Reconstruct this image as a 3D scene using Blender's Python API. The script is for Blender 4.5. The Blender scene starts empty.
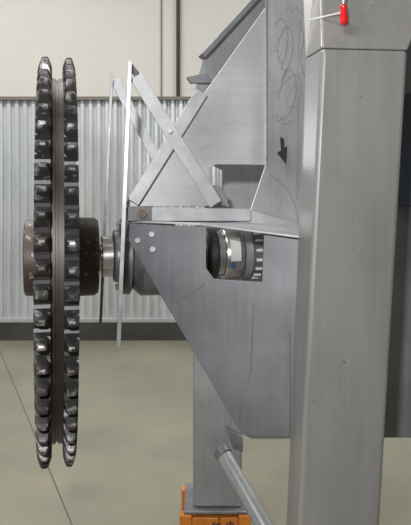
import bpy, bmesh, math, random
from mathutils import Vector, Matrix
from mathutils.geometry import tessellate_polygon
random.seed(4)
F=700.0; CX=205.5; HZ=190.0; H=1.6
def q(px,py,d):
    return Vector(((px-CX)/F*d, d, H+(HZ-py)/F*d))
SL=0.212
def md(px,d0): return d0/(1-SL*(px-CX)/F)
def m(px,py,d0): return q(px,py,md(px,d0))
scene=bpy.context.scene
scene.view_settings.view_transform='Standard'

# ---------- materials
def mat(name,c1,c2=None,rough=.5,metal=0.0,scale=8,stretch=(1,1,1),bump=0.0,spots=None,spot_scale=30,spot_thr=.6,detail=6,brush=None,bamt=.25,spot_w=.06):
    M=bpy.data.materials.new(name); M.use_nodes=True
    nt=M.node_tree; N=nt.nodes; L=nt.links
    b=N['Principled BSDF']; b.inputs['Roughness'].default_value=rough; b.inputs['Metallic'].default_value=metal
    c2=c2 or tuple(x*.8 for x in c1)
    tc=N.new('ShaderNodeTexCoord'); mp=N.new('ShaderNodeMapping'); mp.inputs['Scale'].default_value=stretch
    L.new(tc.outputs['Object'],mp.inputs['Vector'])
    n=N.new('ShaderNodeTexNoise'); n.inputs['Scale'].default_value=scale; n.inputs['Detail'].default_value=detail
    n.inputs['Roughness'].default_value=.6
    L.new(mp.outputs[0],n.inputs['Vector'])
    r=N.new('ShaderNodeValToRGB'); r.color_ramp.elements[0].position=.32; r.color_ramp.elements[1].position=.68
    r.color_ramp.elements[0].color=(*c2,1); r.color_ramp.elements[1].color=(*c1,1)
    L.new(n.outputs['Fac'],r.inputs['Fac'])
    out=r.outputs['Color']
    if spots:
        n2=N.new('ShaderNodeTexNoise'); n2.inputs['Scale'].default_value=spot_scale; n2.inputs['Detail'].default_value=4
        L.new(tc.outputs['Object'],n2.inputs['Vector'])
        r2=N.new('ShaderNodeValToRGB'); r2.color_ramp.elements[0].position=spot_thr; r2.color_ramp.elements[1].position=spot_thr+spot_w
        r2.color_ramp.elements[0].color=(0,0,0,1); r2.color_ramp.elements[1].color=(1,1,1,1)
        L.new(n2.outputs['Fac'],r2.inputs['Fac'])
        mx=N.new('ShaderNodeMixRGB'); mx.inputs['Color2'].default_value=(*spots,1)
        L.new(r2.outputs['Color'],mx.inputs['Fac']); L.new(out,mx.inputs['Color1']); out=mx.outputs['Color']
    if brush:
        mp3=N.new('ShaderNodeMapping'); mp3.inputs['Scale'].default_value=brush; mp3.inputs['Rotation'].default_value=(0,.12,0)
        L.new(tc.outputs['Object'],mp3.inputs['Vector'])
        n3=N.new('ShaderNodeTexNoise'); n3.inputs['Scale'].default_value=1; n3.inputs['Detail'].default_value=4
        L.new(mp3.outputs[0],n3.inputs['Vector'])
        r3=N.new('ShaderNodeMapRange'); r3.inputs['From Min'].default_value=.3; r3.inputs['From Max'].default_value=.7
        r3.inputs['To Min'].default_value=1-bamt; r3.inputs['To Max'].default_value=1+bamt*.5
        L.new(n3.outputs['Fac'],r3.inputs['Value'])
        ml=N.new('ShaderNodeVectorMath'); ml.operation='SCALE'
        L.new(out,ml.inputs[0]); L.new(r3.outputs[0],ml.inputs['Scale']); out=ml.outputs[0]
        rr=N.new('ShaderNodeMapRange'); rr.inputs['From Min'].default_value=.3; rr.inputs['From Max'].default_value=.7
        rr.inputs['To Min'].default_value=rough-.08; rr.inputs['To Max'].default_value=rough+.08
        L.new(n.outputs['Fac'],rr.inputs['Value']); L.new(rr.outputs[0],b.inputs['Roughness'])
    L.new(out,b.inputs['Base Color'])
    if bump:
        bp=N.new('ShaderNodeBump'); bp.inputs['Strength'].default_value=bump; bp.inputs['Distance'].default_value=.01
        L.new(n.outputs['Fac'],bp.inputs['Height']); L.new(bp.outputs[0],b.inputs['Normal'])
    return M
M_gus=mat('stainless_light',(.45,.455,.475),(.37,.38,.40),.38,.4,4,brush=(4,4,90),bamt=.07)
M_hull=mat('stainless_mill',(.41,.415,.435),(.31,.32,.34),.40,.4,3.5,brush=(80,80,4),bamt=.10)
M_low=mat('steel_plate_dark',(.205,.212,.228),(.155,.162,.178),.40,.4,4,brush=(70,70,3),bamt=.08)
M_col=mat('steel_column_paint',(.33,.325,.322),(.255,.252,.252),.36,.4,2.6,(1,1,.4),0,(.15,.14,.14),45,.70,brush=(60,60,2),bamt=.07)
M_bar=mat('bright_flat_bar',(.50,.51,.53),(.38,.395,.42),.35,.4,20)
M_guard=mat('guard_bar_steel',(.36,.37,.38),(.22,.225,.235),.4,.4,18)
M_bolt=mat('bolt_grey',(.30,.31,.33),(.2,.21,.22),.45,.4,20)
M_bardk=mat('grey_flat_bar',(.26,.27,.29),(.17,.18,.20),.4,.4,20)
M_hub=mat('hub_cast_brown',(.066,.048,.040),(.035,.027,.024),.5,.2,14,(1,1,1),.2,(.24,.20,.17),55,.61)
M_drum=mat('spacer_brown_black',(.034,.022,.019),(.018,.012,.011),.45,.2,20)
M_house=mat('bearing_housing_grey',(.17,.17,.17),(.09,.09,.095),.4,.3,12,(1,1,1),.2)
M_shaft=mat('turned_steel',(.55,.54,.52),(.35,.34,.33),.25,.8,30)
M_black=mat('black_rubber',(.02,.02,.022),None,.45,0,10)
M_white=mat('label_white',(.60,.61,.59),(.48,.49,.48),.5,0,20)
M_blue=mat('label_blue',(.04,.10,.22),None,.4,0,20)
M_navy=mat('navy_paint',(.045,.06,.085),None,.45,0,4)
M_orange=mat('orange_paint',(.75,.24,.02),(.5,.15,.015),.45,0,12,(1,1,1),0,(.05,.04,.03),30,.60)
M_red=mat('red_plastic',(.6,.01,.012),(.5,.01,.012),.25,0,10)
M_rust=mat('rust_weld',(.17,.12,.085),(.11,.085,.07),.8,0,60)
M_weld=mat('weld_bead_grey',(.30,.30,.31),(.16,.15,.15),.45,.4,80)
M_wall=mat('painted_wall_beige',(.54,.53,.50),(.51,.50,.475),.7,0,1.2)
M_corr=mat('galvanised_corrugated',(.66,.69,.71),(.50,.53,.56),.33,.45,3,(1,1,.3))
M_floor=mat('concrete_floor',(.225,.212,.158),(.165,.157,.120),.42,0,1.0,(1,1,1),.04,(.155,.147,.115),2.2,.56,6,spot_w=.2)
M_joint=mat('floor_joint_dark',(.10,.095,.08),None,.9)
M_sill=mat('dark_concrete_sill',(.05,.05,.047),(.03,.03,.028),.8,0,3)
M_trim=mat('trim_brown_grey',(.16,.15,.13),None,.6,0,5)
M_trimlt=mat('trim_light_metal',(.48,.50,.50),None,.45,.2,5)
M_ceil=mat('ceiling_panel',(.5,.5,.48),None,.8,0,2)
M_chalk=mat('marker_pen_line',(.12,.13,.15),None,.8)

def sprocket_mat():
    M=bpy.data.materials.new('worn_black_sprocket'); M.use_nodes=True
    nt=M.node_tree;N=nt.nodes;L=nt.links;b=N['Principled BSDF']
    b.inputs['Roughness'].default_value=.42; b.inputs['Metallic'].default_value=.3
    tc=N.new('ShaderNodeTexCoord'); sp=N.new('ShaderNodeSeparateXYZ'); L.new(tc.outputs['Object'],sp.inputs[0])
    cb=N.new('ShaderNodeCombineXYZ'); L.new(sp.outputs['Y'],cb.inputs['Y']); L.new(sp.outputs['Z'],cb.inputs['Z'])
    ln=N.new('ShaderNodeVectorMath'); ln.operation='LENGTH'; L.new(cb.outputs[0],ln.inputs[0])
    mr=N.new('ShaderNodeMapRange'); mr.inputs['From Min'].default_value=.63; mr.inputs['From Max'].default_value=.675
    mr.inputs['To Min'].default_value=-.12; mr.inputs['To Max'].default_value=.05
    L.new(ln.outputs['Value'],mr.inputs['Value'])
    n=N.new('ShaderNodeTexNoise'); n.inputs['Scale'].default_value=34; n.inputs['Detail'].default_value=6
    L.new(tc.outputs['Object'],n.inputs['Vector'])
    ad=N.new('ShaderNodeMath'); ad.operation='ADD'; L.new(n.outputs['Fac'],ad.inputs[0]); L.new(mr.outputs[0],ad.inputs[1])
    r=N.new('ShaderNodeValToRGB'); e=r.color_ramp.elements
    e[0].position=.52; e[0].color=(.030,.028,.028,1); e[1].position=.68; e[1].color=(.27,.265,.265,1)
    L.new(ad.outputs[0],r.inputs['Fac']); L.new(r.outputs['Color'],b.inputs['Base Color'])
    return M
M_spr=sprocket_mat()

# ---------- builders
def empty(name,loc=(0,0,0)):
    e=bpy.data.objects.new(name,None); e.location=loc; scene.collection.objects.link(e); e.empty_display_size=.1
    return e
def finish(bm,name,material,parent=None,bevel=0,smooth=False,segs=2):
    bmesh.ops.recalc_face_normals(bm,faces=bm.faces)
    me=bpy.data.meshes.new(name); bm.to_mesh(me); bm.free()
    o=bpy.data.objects.new(name,me); scene.collection.objects.link(o); me.materials.append(material)
    if smooth:
        for p in me.polygons: p.use_smooth=True
    if bevel:
        md_=o.modifiers.new('bevel','BEVEL'); md_.width=bevel; md_.segments=segs; md_.limit_method='ANGLE'; md_.angle_limit=.6
    if parent:
        bpy.context.view_layer.update()
        o.parent=parent; o.matrix_parent_inverse=parent.matrix_world.inverted()
    return o
def slab(name,verts,off,material,parent=None,bevel=.0015):
    """solid plate: polygon outline + offset vector"""
    bm=bmesh.new(); off=Vector(off); verts=[Vector(v) for v in verts]
    a=[bm.verts.new(v) for v in verts]; b=[bm.verts.new(v+off) for v in verts]
    n=len(a)
    if n>4:
        for t in tessellate_polygon([verts]):
            bm.faces.new([a[i] for i in t]); bm.faces.new([b[i] for i in t][::-1])
    else:
        bm.faces.new(a); bm.faces.new(b[::-1])
    for i in range(n): bm.faces.new((a[i],b[i],b[(i+1)%n],a[(i+1)%n]))
    return finish(bm,name,material,parent,bevel)
def box(name,x0,x1,y0,y1,z0,z1,material,parent=None,bevel=0):
    return slab(name,[(x0,y0,z0),(x1,y0,z0),(x1,y0,z1),(x0,y0,z1)],(0,y1-y0,0),material,parent,bevel)
def hexa(name,a,b,material,parent=None,bevel=.002,segs=3):
    bm=bmesh.new(); A=[bm.verts.new(v) for v in a]; B=[bm.verts.new(v) for v in b]
    n=len(A); bm.faces.new(A); bm.faces.new(B[::-1])
    for i in range(n): bm.faces.new((A[i],B[i],B[(i+1)%n],A[(i+1)%n]))
    return finish(bm,name,material,parent,bevel,segs=segs)
AX=Vector((1,SL,0)).normalized(); S0=Vector(q(57,257,2.4)); NRM=Vector((SL,-1,0)).normalized()
ROT=Matrix.Rotation(math.atan(SL),4,'Z')
def tpos(px):
    k=(px-CX)/F; return (2.4*k-S0.x)/(1-SL*k)*math.sqrt(1+SL*SL)
def lathe(name,prof,material,parent=None,n=64,origin=None,axis=None):
    origin=origin if origin is not None else S0; axis=axis or AX
    up=Vector((0,0,1)) if abs(axis.z)<.9 else Vector((1,0,0))
    s=axis.cross(up).normalized(); u=s.cross(axis).normalized()
    bm=bmesh.new(); rings=[]
    for t,r in prof:
        rings.append([bm.verts.new(origin+axis*t+(s*math.cos(2*math.pi*i/n)+u*math.sin(2*math.pi*i/n))*r) for i in range(n)])
    for a,b in zip(rings,rings[1:]):
        for i in range(n): bm.faces.new((a[i],b[i],b[(i+1)%n],a[(i+1)%n]))
    bm.faces.new(rings[0]); bm.faces.new(rings[-1][::-1])
    o=finish(bm,name,material,parent)
    for p in o.data.polygons: p.use_smooth = len(p.vertices)==4
    e=o.modifiers.new('es','EDGE_SPLIT'); e.split_angle=.6
    return o
def rod(name,p0,p1,r,material,parent=None,n=20):
    p0=Vector(p0);p1=Vector(p1);d=p1-p0
    return lathe(name,[(0,r*.9),(.004 if d.length>.02 else d.length*.1,r),(d.length-.004 if d.length>.02 else d.length*.9,r),(d.length,r*.9)],material,parent,n,p0,d.normalized())
def strip(name,p0,p1,w,th,depthdir,material,parent=None,bevel=.001):
    p0=Vector(p0);p1=Vector(p1);dd=Vector(depthdir).normalized()
    s=(p1-p0).normalized().cross(dd).normalized()*w/2
    return slab(name,[p0-s,p1-s,p1+s,p0+s],dd*th,material,parent,bevel)

# ---------- room
WY=7.47
box('floor',-6,6,-4,WY+.3,-.1,0,M_floor)
box('wall_back',-6,6,WY+.06,WY+.3,0,5,M_wall)
box('wall_left',-6.2,-6,-4,WY+.3,0,5,M_wall)
box('wall_right',6,6.2,-4,WY+.3,0,5,M_wall)
box('wall_front',-6,6,-4.2,-4,0,5,M_wall)
box('ceiling',-6.2,6.2,-4.2,WY+.3,5,5.1,M_ceil)
zt=H+(HZ-100)/F*WY; zb=H+(HZ-319)/F*WY
bm=bmesh.new(); pitch=.088; n=int(12/pitch*10); prev=None
for i in range(n+1):
    x=-6+12*i/n; ph=(x/pitch)%1
    tri=abs(ph*2-1); h=min(max((tri-.25)/.3,0),1)*.035
    a=bm.verts.new((x,WY+.055-h,zb)); b=bm.verts.new((x,WY+.055-h,zt))
    if prev: bm.faces.new((prev[0],a,b,prev[1]))
    prev=(a,b)
finish(bm,'wall_cladding_corrugated',M_corr)
box('trim_1',-6,6,WY-.02,WY+.06,zt,zt+.035,M_trim)
box('trim_2',-6,6,WY+.0,WY+.06,zb-.035,zb,M_trimlt)
box('baseboard_back',-6,6,WY-.03,WY+.06,0,zb-.035,M_sill)
X=lambda px,d:(px-CX)/F*d
for i,px in enumerate((-60,-8,161)):
    box('trim_%d'%(3+i),X(px,WY)-.006,X(px,WY)+.006,WY+.045,WY+.06,zt+.035,5,M_trim)
rod('conduit_pipe',(X(178,WY),WY+.03,zt+.036),(X(178,WY),WY+.03,4.99),.02,M_sill)
fl=lambda px,py:Vector((X(px,F*H/(py-HZ)),F*H/(py-HZ),0.0))
a=fl(-2,346); b=fl(72,525); d=(b-a).normalized()
s=d.cross(Vector((0,0,1)))*.004
b2=b+d*1.2
slab('floor_joint',[a-s,b2-s,b2+s,a+s],(0,0,.001),M_joint,None,0)

# ---------- sprocket
spr=empty('chain_sprocket',S0)
RT=.674; RR=.622; NT=62
def toothed(name,tc_,w,phase):
    bm=bmesh.new(); prof=[(0.0,RR),(.14,RR+.004),(.24,RR+.018),(.34,RT-.012),(.39,RT-.003),(.46,RT),(.54,RT),(.61,RT-.003),(.66,RT-.012),(.76,RR+.018),(.86,RR+.004)]
    st=[(-w/2,RT-.03),(-w*.3,RT-.006),(-w*.18,RT),(w*.18,RT),(w*.3,RT-.006),(w/2,RT-.03)]
    rings=[]
    for t,lim in st:
        ring=[]
        for k in range(NT):
            for f,r in prof:
                an=2*math.pi*(k+f+phase)/NT; rr=min(r,lim)
                ring.append(bm.verts.new((tc_+t,rr*math.cos(an),rr*math.sin(an))))
        rings.append(ring)
    n=len(rings[0])
    for a,b in zip(rings,rings[1:]):
        for i in range(n): bm.faces.new((a[i],b[i],b[(i+1)%n],a[(i+1)%n]))
    for ring in (rings[0],rings[-1]):
        t=ring[0].co.x; inner=[bm.verts.new((t,.12*math.cos(2*math.pi*i/n),.12*math.sin(2*math.pi*i/n))) for i in range(n)]
        for i in range(n): bm.faces.new((ring[i],ring[(i+1)%n],inner[(i+1)%n],inner[i]))
    o=finish(bm,name,M_spr)
    o.matrix_world=Matrix.Translation(S0)@ROT
    o.parent=spr; o.matrix_parent_inverse=Matrix.Translation(-S0)
    return o
toothed('tooth_ring_outer',-.0375,.042,0)
toothed('tooth_ring_inner',.0375,.038,.1)
lathe('spacer_drum',[(-.017,.604),(-.004,.604),(-.003,.598),(.003,.598),(.004,.604),(.019,.604)],M_drum,spr,128)
lathe('hub_outer',[(-.108,.118),(-.104,.128),(-.062,.132),(-.058,.132)],M_hub,spr)
lathe('hub_inner',[(.056,.136),(.125,.134),(.138,.125)],M_hub,spr)
for k in range(8):
    a=2*math.pi*k/8+.2
    off=Vector((0,0,1))*math.sin(a)*.2+NRM*math.cos(a)*.2
    rod('hub_bolt_%d'%k,S0+off+AX*.056,S0+off+AX*.072,.016,M_hub,spr,6)

# ---------- conveyor
fr=empty('screw_conveyor',(0.25,2.5,0.7))
sh=fr
T=tpos
lathe('drive_shaft',[(.139,.05),(.9,.05)],M_shaft,sh)
lathe('shaft_collar',[(T(101),.068),(T(102),.072),(T(112),.072),(T(113),.06)],M_shaft,sh)
lathe('seal_ring',[(T(113.5),.088),(T(116),.092),(T(119),.092),(T(120),.085)],M_house,sh)
lathe('bearing_flange_ring',[(T(120.5),.128),(T(122),.134),(T(129),.134),(T(130),.128)],M_house,sh)
lathe('bearing_housing',[(T(130.5),.11),(T(140),.14),(T(162),.14),(T(172),.125),(T(174),.10)],M_house,sh)
for k in range(6):
    a=2*math.pi*k/6+.35
    off=Vector((0,0,1))*math.sin(a)*.112+NRM*math.cos(a)*.112
    rod('flange_bolt_%d'%k,S0+off+AX*(T(120.5)-.016),S0+off+AX*T(120.4),.013,M_shaft,sh,6)
lathe('shaft_end_seal',[(T(203),.085),(T(205),.094),(T(213),.094),(T(215),.085)],M_black,sh)
lathe('seal_lip',[(T(215.2),.080),(T(221),.080)],M_shaft,sh)
lathe('bearing_collar',[(T(221.5),.088),(T(223),.091),(T(237),.091),(T(239),.088)],M_shaft,sh)
lathe('bearing_collar_flange',[(T(240),.094),(T(247),.094)],M_bolt,sh)
lathe('gland_body',[(T(248),.085),(T(266),.085),(T(268),.075)],M_house,sh)
for i in range(8):
    a=math.pi*(i+.5)/8-math.pi/2
    off=Vector((0,0,1))*math.sin(a)*.087+NRM*math.cos(a)*.087
    rod('gland_screw_%d'%i,S0+off+AX*T(250),S0+off+AX*T(257),.006,M_white,sh,8)
# small data plate wrapped on the collar (flat sticker)
def sticker(name,t0,t1,a0,a1,R,mt):
    bm=bmesh.new(); prev=None; N=8
    for i in range(N+1):
        a=a0+(a1-a0)*i/N; off=Vector((0,0,1))*math.sin(a)*R+NRM*math.cos(a)*R
        u=bm.verts.new(S0+AX*t0+off); v=bm.verts.new(S0+AX*t1+off)
        if prev: bm.faces.new((prev[0],u,v,prev[1]))
        prev=(u,v)
    return finish(bm,name,mt,sh)
sticker('collar_sticker',T(225),T(235),-.2,.75,.0918,M_white)
sticker('collar_sticker_blue',T(226),T(230),-.5,-.25,.0918,M_blue)

BK=-NRM
slab('gusset_plate',[m(x,y,2.32) for x,y in [(268,4),(267,165),(216,164.5),(210,168),(209,206),(128,207),(126,203)]],BK*.008,M_gus,fr)
slab('hull_side_plate',[m(x,y,2.31) for x,y in [(266,-60),(345,-60),(345,232),(298,232),(250,211),(265.5,165)]],BK*.008,M_hull,fr)
slab('hull_side_flange',[m(265.5,-60,2.31),m(265.5,166,2.31),m(267.5,166,2.31),m(267.5,-60,2.31)],NRM*.004,M_weld,fr,.001)
slab('far_side_plate',[m(x,y,2.82) for x,y in [(203,59),(270,-14),(330,-20),(330,400),(262,420),(242,380),(195,300),(195,215),(222,190),(222,170),(180,150)]],BK*.008,M_hull,fr)
slab('far_top_flange',[m(198,57,2.81),m(266,-17,2.81),m(270,-14,2.81),m(202,60,2.81)],NRM*.07,M_bardk,fr)
slab('far_bracket',[m(186,78,2.80),m(206,74,2.80),m(212,84,2.80),m(190,84,2.80)],NRM*.03,M_bardk,fr)
LD=lambda px:2.262-.0008*(px-150)
lp=lambda x,y:q(x,y,LD(x))
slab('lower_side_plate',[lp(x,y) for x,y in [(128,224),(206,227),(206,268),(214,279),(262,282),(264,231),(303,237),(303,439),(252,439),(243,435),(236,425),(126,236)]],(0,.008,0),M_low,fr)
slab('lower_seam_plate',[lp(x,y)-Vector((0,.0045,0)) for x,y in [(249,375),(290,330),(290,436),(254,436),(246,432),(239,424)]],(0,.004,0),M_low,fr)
slab('shelf_plate',[q(128,222,2.25),q(200,225,2.20),q(299,238,2.10),m(299,226,2.30),m(250,212,2.305),m(128,216,2.305)],(0,0,.006),M_bar,fr)
slab('shelf_flat_bar',[m(x,y,2.27) for x,y in [(152,207),(250,209),(251,218),(249,221),(152,221)]],BK*.03,M_bar,fr)
slab('shelf_end_block',[m(x,y,2.275) for x,y in [(127,207),(154,206),(154,221),(127,221)]],BK*.03,M_house,fr)
rod('shelf_end_bolt',m(142,214,2.275),m(142,214,2.262),.016,M_rust,fr,6)
slab('notch_inner_tab',[m(x,y,2.45) for x,y in [(213,185),(222,187),(230,207),(213,207)]],BK*.006,M_bardk,fr)
for i,(x,y) in enumerate([(152,234),(153,249),(138,240)]):
    p=lp(x,y); rod('plate_bolt_%d'%i,p,p-Vector((0,.012,0)),.011,M_bolt,fr,6)
slab('weld_line',[lp(x,y) for x,y in [(176,302),(204,284),(205,285.3),(177,303.3)]],(0,-.001,0),M_rust,fr,0)
slab('weld_line_vertical',[lp(x,y) for x,y in [(253,305),(254,305),(251,372),(250,372)]],(0,-.001,0),M_rust,fr,0)
# crossing X braces
strip('diagonal_brace_front',m(136,76,2.255),m(216,204,2.255),.043,.006,BK,M_bar,fr)
strip('diagonal_brace_cross',m(202,92,2.285),m(133,202,2.285),.040,.006,BK,M_bar,fr)
strip('diagonal_brace_rear',m(115,80,2.62),m(160,165,2.62),.035,.006,BK,M_bar,fr)
rod('brace_bolt',m(170,131,2.255),m(170,131,2.243),.009,M_bolt,fr,6)
def edgebar(name,pts,d,w,deep,mt):
    (x0,y0),(x1,y1)=pts
    a=q(x0,y0,d); b=q(x1,y1,d); ray=Vector((a.x+b.x,2*d,0)).normalized()
    s=Vector((1,-ray.x/ray.y,0)).normalized()*w/2
    slab(name,[a-s,a+s+Vector((0,0,-.012)),b+s,b-s],ray*deep,mt,fr,.001)
edgebar('guard_bar_front',((130,59),(118.5,348)),2.17,.013,.05,M_guard)
edgebar('guard_bar_rear',((112,71),(100.5,323)),2.52,.010,.05,M_bolt)
strip('guard_top_link',q(130,66,2.20),q(138,76,2.24),.02,.006,(0,1,0),M_guard,fr)

cf=1.95
def colrow(y):
    xl=322-.0503*(y-48); xr=408-.059*(y-52); xo=306-.0395*(y-30)
    dl=2.10
    XR=Vector(q(xr,y,cf+.03)); z=XR.z
    A=Vector(q(xl,y,cf)); A.z=z; O=Vector(q(xo,y,dl)); O.z=z
    return [O,A,XR,Vector((XR.x-.01,dl+.05,z))]
hexa('column_shell',colrow(50),colrow(190+F*H/(cf+.03)),M_col,fr,.012,4)
top=colrow(50)
bk=[q(300,-60,2.24),q(322,-60,2.22),q(450,-60,2.24),q(450,-60,2.30)]
hexa('column_sloped_cap',[top[0],top[1],top[2],top[3]],[Vector(v) for v in bk],M_col,fr,.006,3)
def bq(px,py,d=2.5): return Vector(q(px,py,d))
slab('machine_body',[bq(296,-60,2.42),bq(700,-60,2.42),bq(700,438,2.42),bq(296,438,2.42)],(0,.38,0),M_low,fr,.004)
slab('body_navy_band',[bq(392,94,2.41),bq(700,94,2.41),bq(700,206,2.41),bq(392,206,2.41)],(0,-.02,0),M_navy,fr,.003)
slab('body_rear_leg',[bq(560,438,2.5),bq(620,438,2.5),Vector((bq(620,0,2.5).x,2.5,0)),Vector((bq(560,0,2.5).x,2.5,0))],(0,.2,0),M_col,fr,.004)
slab('arrow_mark',[m(x,y,2.302) for x,y in [(280,137),(284,139),(284,148),(287,146),(286,164),(277,153),(281,150)]],NRM*.001,M_black,fr,0)
def pen(name,pts,r=.0007,dd=2.3095,mt=None):
    cu=bpy.data.curves.new(name,'CURVE'); cu.dimensions='3D'; cu.bevel_depth=r
    sp=cu.splines.new('NURBS'); sp.points.add(len(pts)-1); sp.use_endpoint_u=True; sp.order_u=3
    for i,(x,y) in enumerate(pts): sp.points[i].co=(*m(x,y,dd),1)
    o=bpy.data.objects.new(name,cu); scene.collection.objects.link(o); cu.materials.append(mt or M_chalk)
    bpy.context.view_layer.update(); o.parent=fr; o.matrix_parent_inverse=fr.matrix_world.inverted()
pen('pen_scribble_1',[(275,25),(282,12),(290,40),(280,70),(276,45),(288,20),(296,50),(283,80)])
pen('pen_scribble_2',[(278,100),(284,70),(292,66),(298,90),(288,120),(280,118)])
pen('pen_scribble_3',[(298,20),(306,35),(298,60),(306,80)])
pen('pen_scribble_4',[(275,95),(300,60),(302,110),(280,105),(296,84)],.0005)
pen('pen_scribble_5',[(274,50),(284,52),(276,60),(286,62),(278,68),(290,72)],.0006)
pen('pen_scribble_6',[(272,118),(279,112),(276,124),(284,116),(282,128),(292,120)],.0005)
pen('pen_scribble_7',[(286,10),(290,4),(292,14),(297,5),(298,15),(304,8)],.0005)
pen('pen_arc',[(270,175),(285,185),(296,205),(300,228)],.0006)
pen('pen_arc_upper',[(301,14),(296,70),(300,140),(297,200)],.0005)
for i in range(7):
    x=random.uniform(272,298); y=random.uniform(20,200); l=random.uniform(10,30)
    pen('scratch_%d'%i,[(x,y),(x+random.uniform(-5,5),y+l*.5),(x+random.uniform(-9,9),y+l)],.0003)
for i in range(6):
    x=random.uniform(195,255); y=random.uniform(85,150); l=random.uniform(8,22)
    pen('gusset_scratch_%d'%i,[(x,y),(x-l*.4,y+3),(x-l,y+random.uniform(-4,8))],.0003,2.3195,M_bardk)

# post + stand + brace
pd=3.0
po=empty('support_post',(X(217,pd),pd+.1,0))
def px_box(name,x0,x1,z0,z1,d,deep,mt,bev=.004):
    return box(name,X(x0,d),X(x1,d),d,d+deep,z0,z1,mt,po,bev)
zst=H+(HZ-510)/F*pd
px_box('post_tube',193,242,zst+.012,H+(HZ-350)/F*pd,pd,.21,M_hull,.008)
px_box('post_base_plate',184,248,zst,zst+.012,pd-.04,.29,M_bardk,.002)
slab('post_bracket',[q(x,y,2.97) for x,y in [(226,428),(243,438),(243,452),(233,448)]],(0,.03,0),M_bardk,po)
rod('brace_tube',q(224,455,2.92),q(324,638,2.52)+Vector((0,0,.02)),.033,M_bar,po,28)
rod('brace_tube_cap',q(220,449,2.935),q(224,455,2.92),.036,M_bardk,po,28)
st=empty('orange_jack_stand',(X(217,pd),pd+.1,0))
def sb(name,x0,x1,z0,z1,y0,y1,mt): return box(name,X(x0,pd),X(x1,pd),y0,y1,z0,z1,mt,st,.004)
sb('leg_1',180,192,0,zst-.001,pd-.05,pd,M_orange)
sb('leg_2',238,250,0,zst-.001,pd-.05,pd,M_orange)
sb('leg_3',180,192,0,zst-.001,pd+.2,pd+.25,M_orange)
sb('leg_4',238,250,0,zst-.001,pd+.2,pd+.25,M_orange)
sb('rail_front',192.2,237.8,zst-.07,zst-.012,pd-.045,pd-.01,M_orange)
sb('rail_back',192.2,237.8,zst-.07,zst-.012,pd+.21,pd+.245,M_orange)
sb('inner_block',195,235,0,zst-.02,pd+.02,pd+.18,M_black)

rh=empty('red_handled_tool',q(343,14,2.0))
lathe('handle',[(0,.004),(.006,.011),(.02,.012),(.045,.009),(.052,.011),(.06,.006)],M_red,rh,24,q(344,25,1.98),Vector((0,.1,1)).normalized())
rod('tool_shank',q(344,5,1.99),q(345,-30,2.05),.004,M_shaft,rh)
rod('tool_wire',q(344,12,1.985),q(309,20,2.03),.0025,M_white,rh)

# ---------- lights
def area(name,loc,rot,sx,sy,pw,col=(1,1,1)):
    l=bpy.data.lights.new(name,'AREA'); l.shape='RECTANGLE'; l.size=sx; l.size_y=sy; l.energy=pw; l.color=col
    o=bpy.data.objects.new(name,l); o.location=loc; o.rotation_euler=rot; scene.collection.objects.link(o)
area('ceiling_light_1',(-2.5,5.0,4.9),(0,0,0),3,.6,200,(1,.975,.93))
area('ceiling_light_2',(2.5,5.0,4.9),(0,0,0),3,.6,170,(1,.975,.93))
area('ceiling_light_3',(-2,1.0,4.9),(0,0,0),3,.8,170,(1,.98,.95))
area('flash_lamp',(-.25,-.1,1.95),(math.radians(88),0,math.radians(-3)),.12,.08,54,(1,.99,.98))

cam=bpy.data.cameras.new('camera'); co=bpy.data.objects.new('camera',cam); scene.collection.objects.link(co)
co.location=(0,0,H); co.rotation_euler=(math.radians(90),0,0)
cam.sensor_fit='VERTICAL'; cam.sensor_height=24; cam.lens=24*F/525
cam.shift_y=-(262.5-HZ)/525; cam.clip_start=.05
scene.camera=co
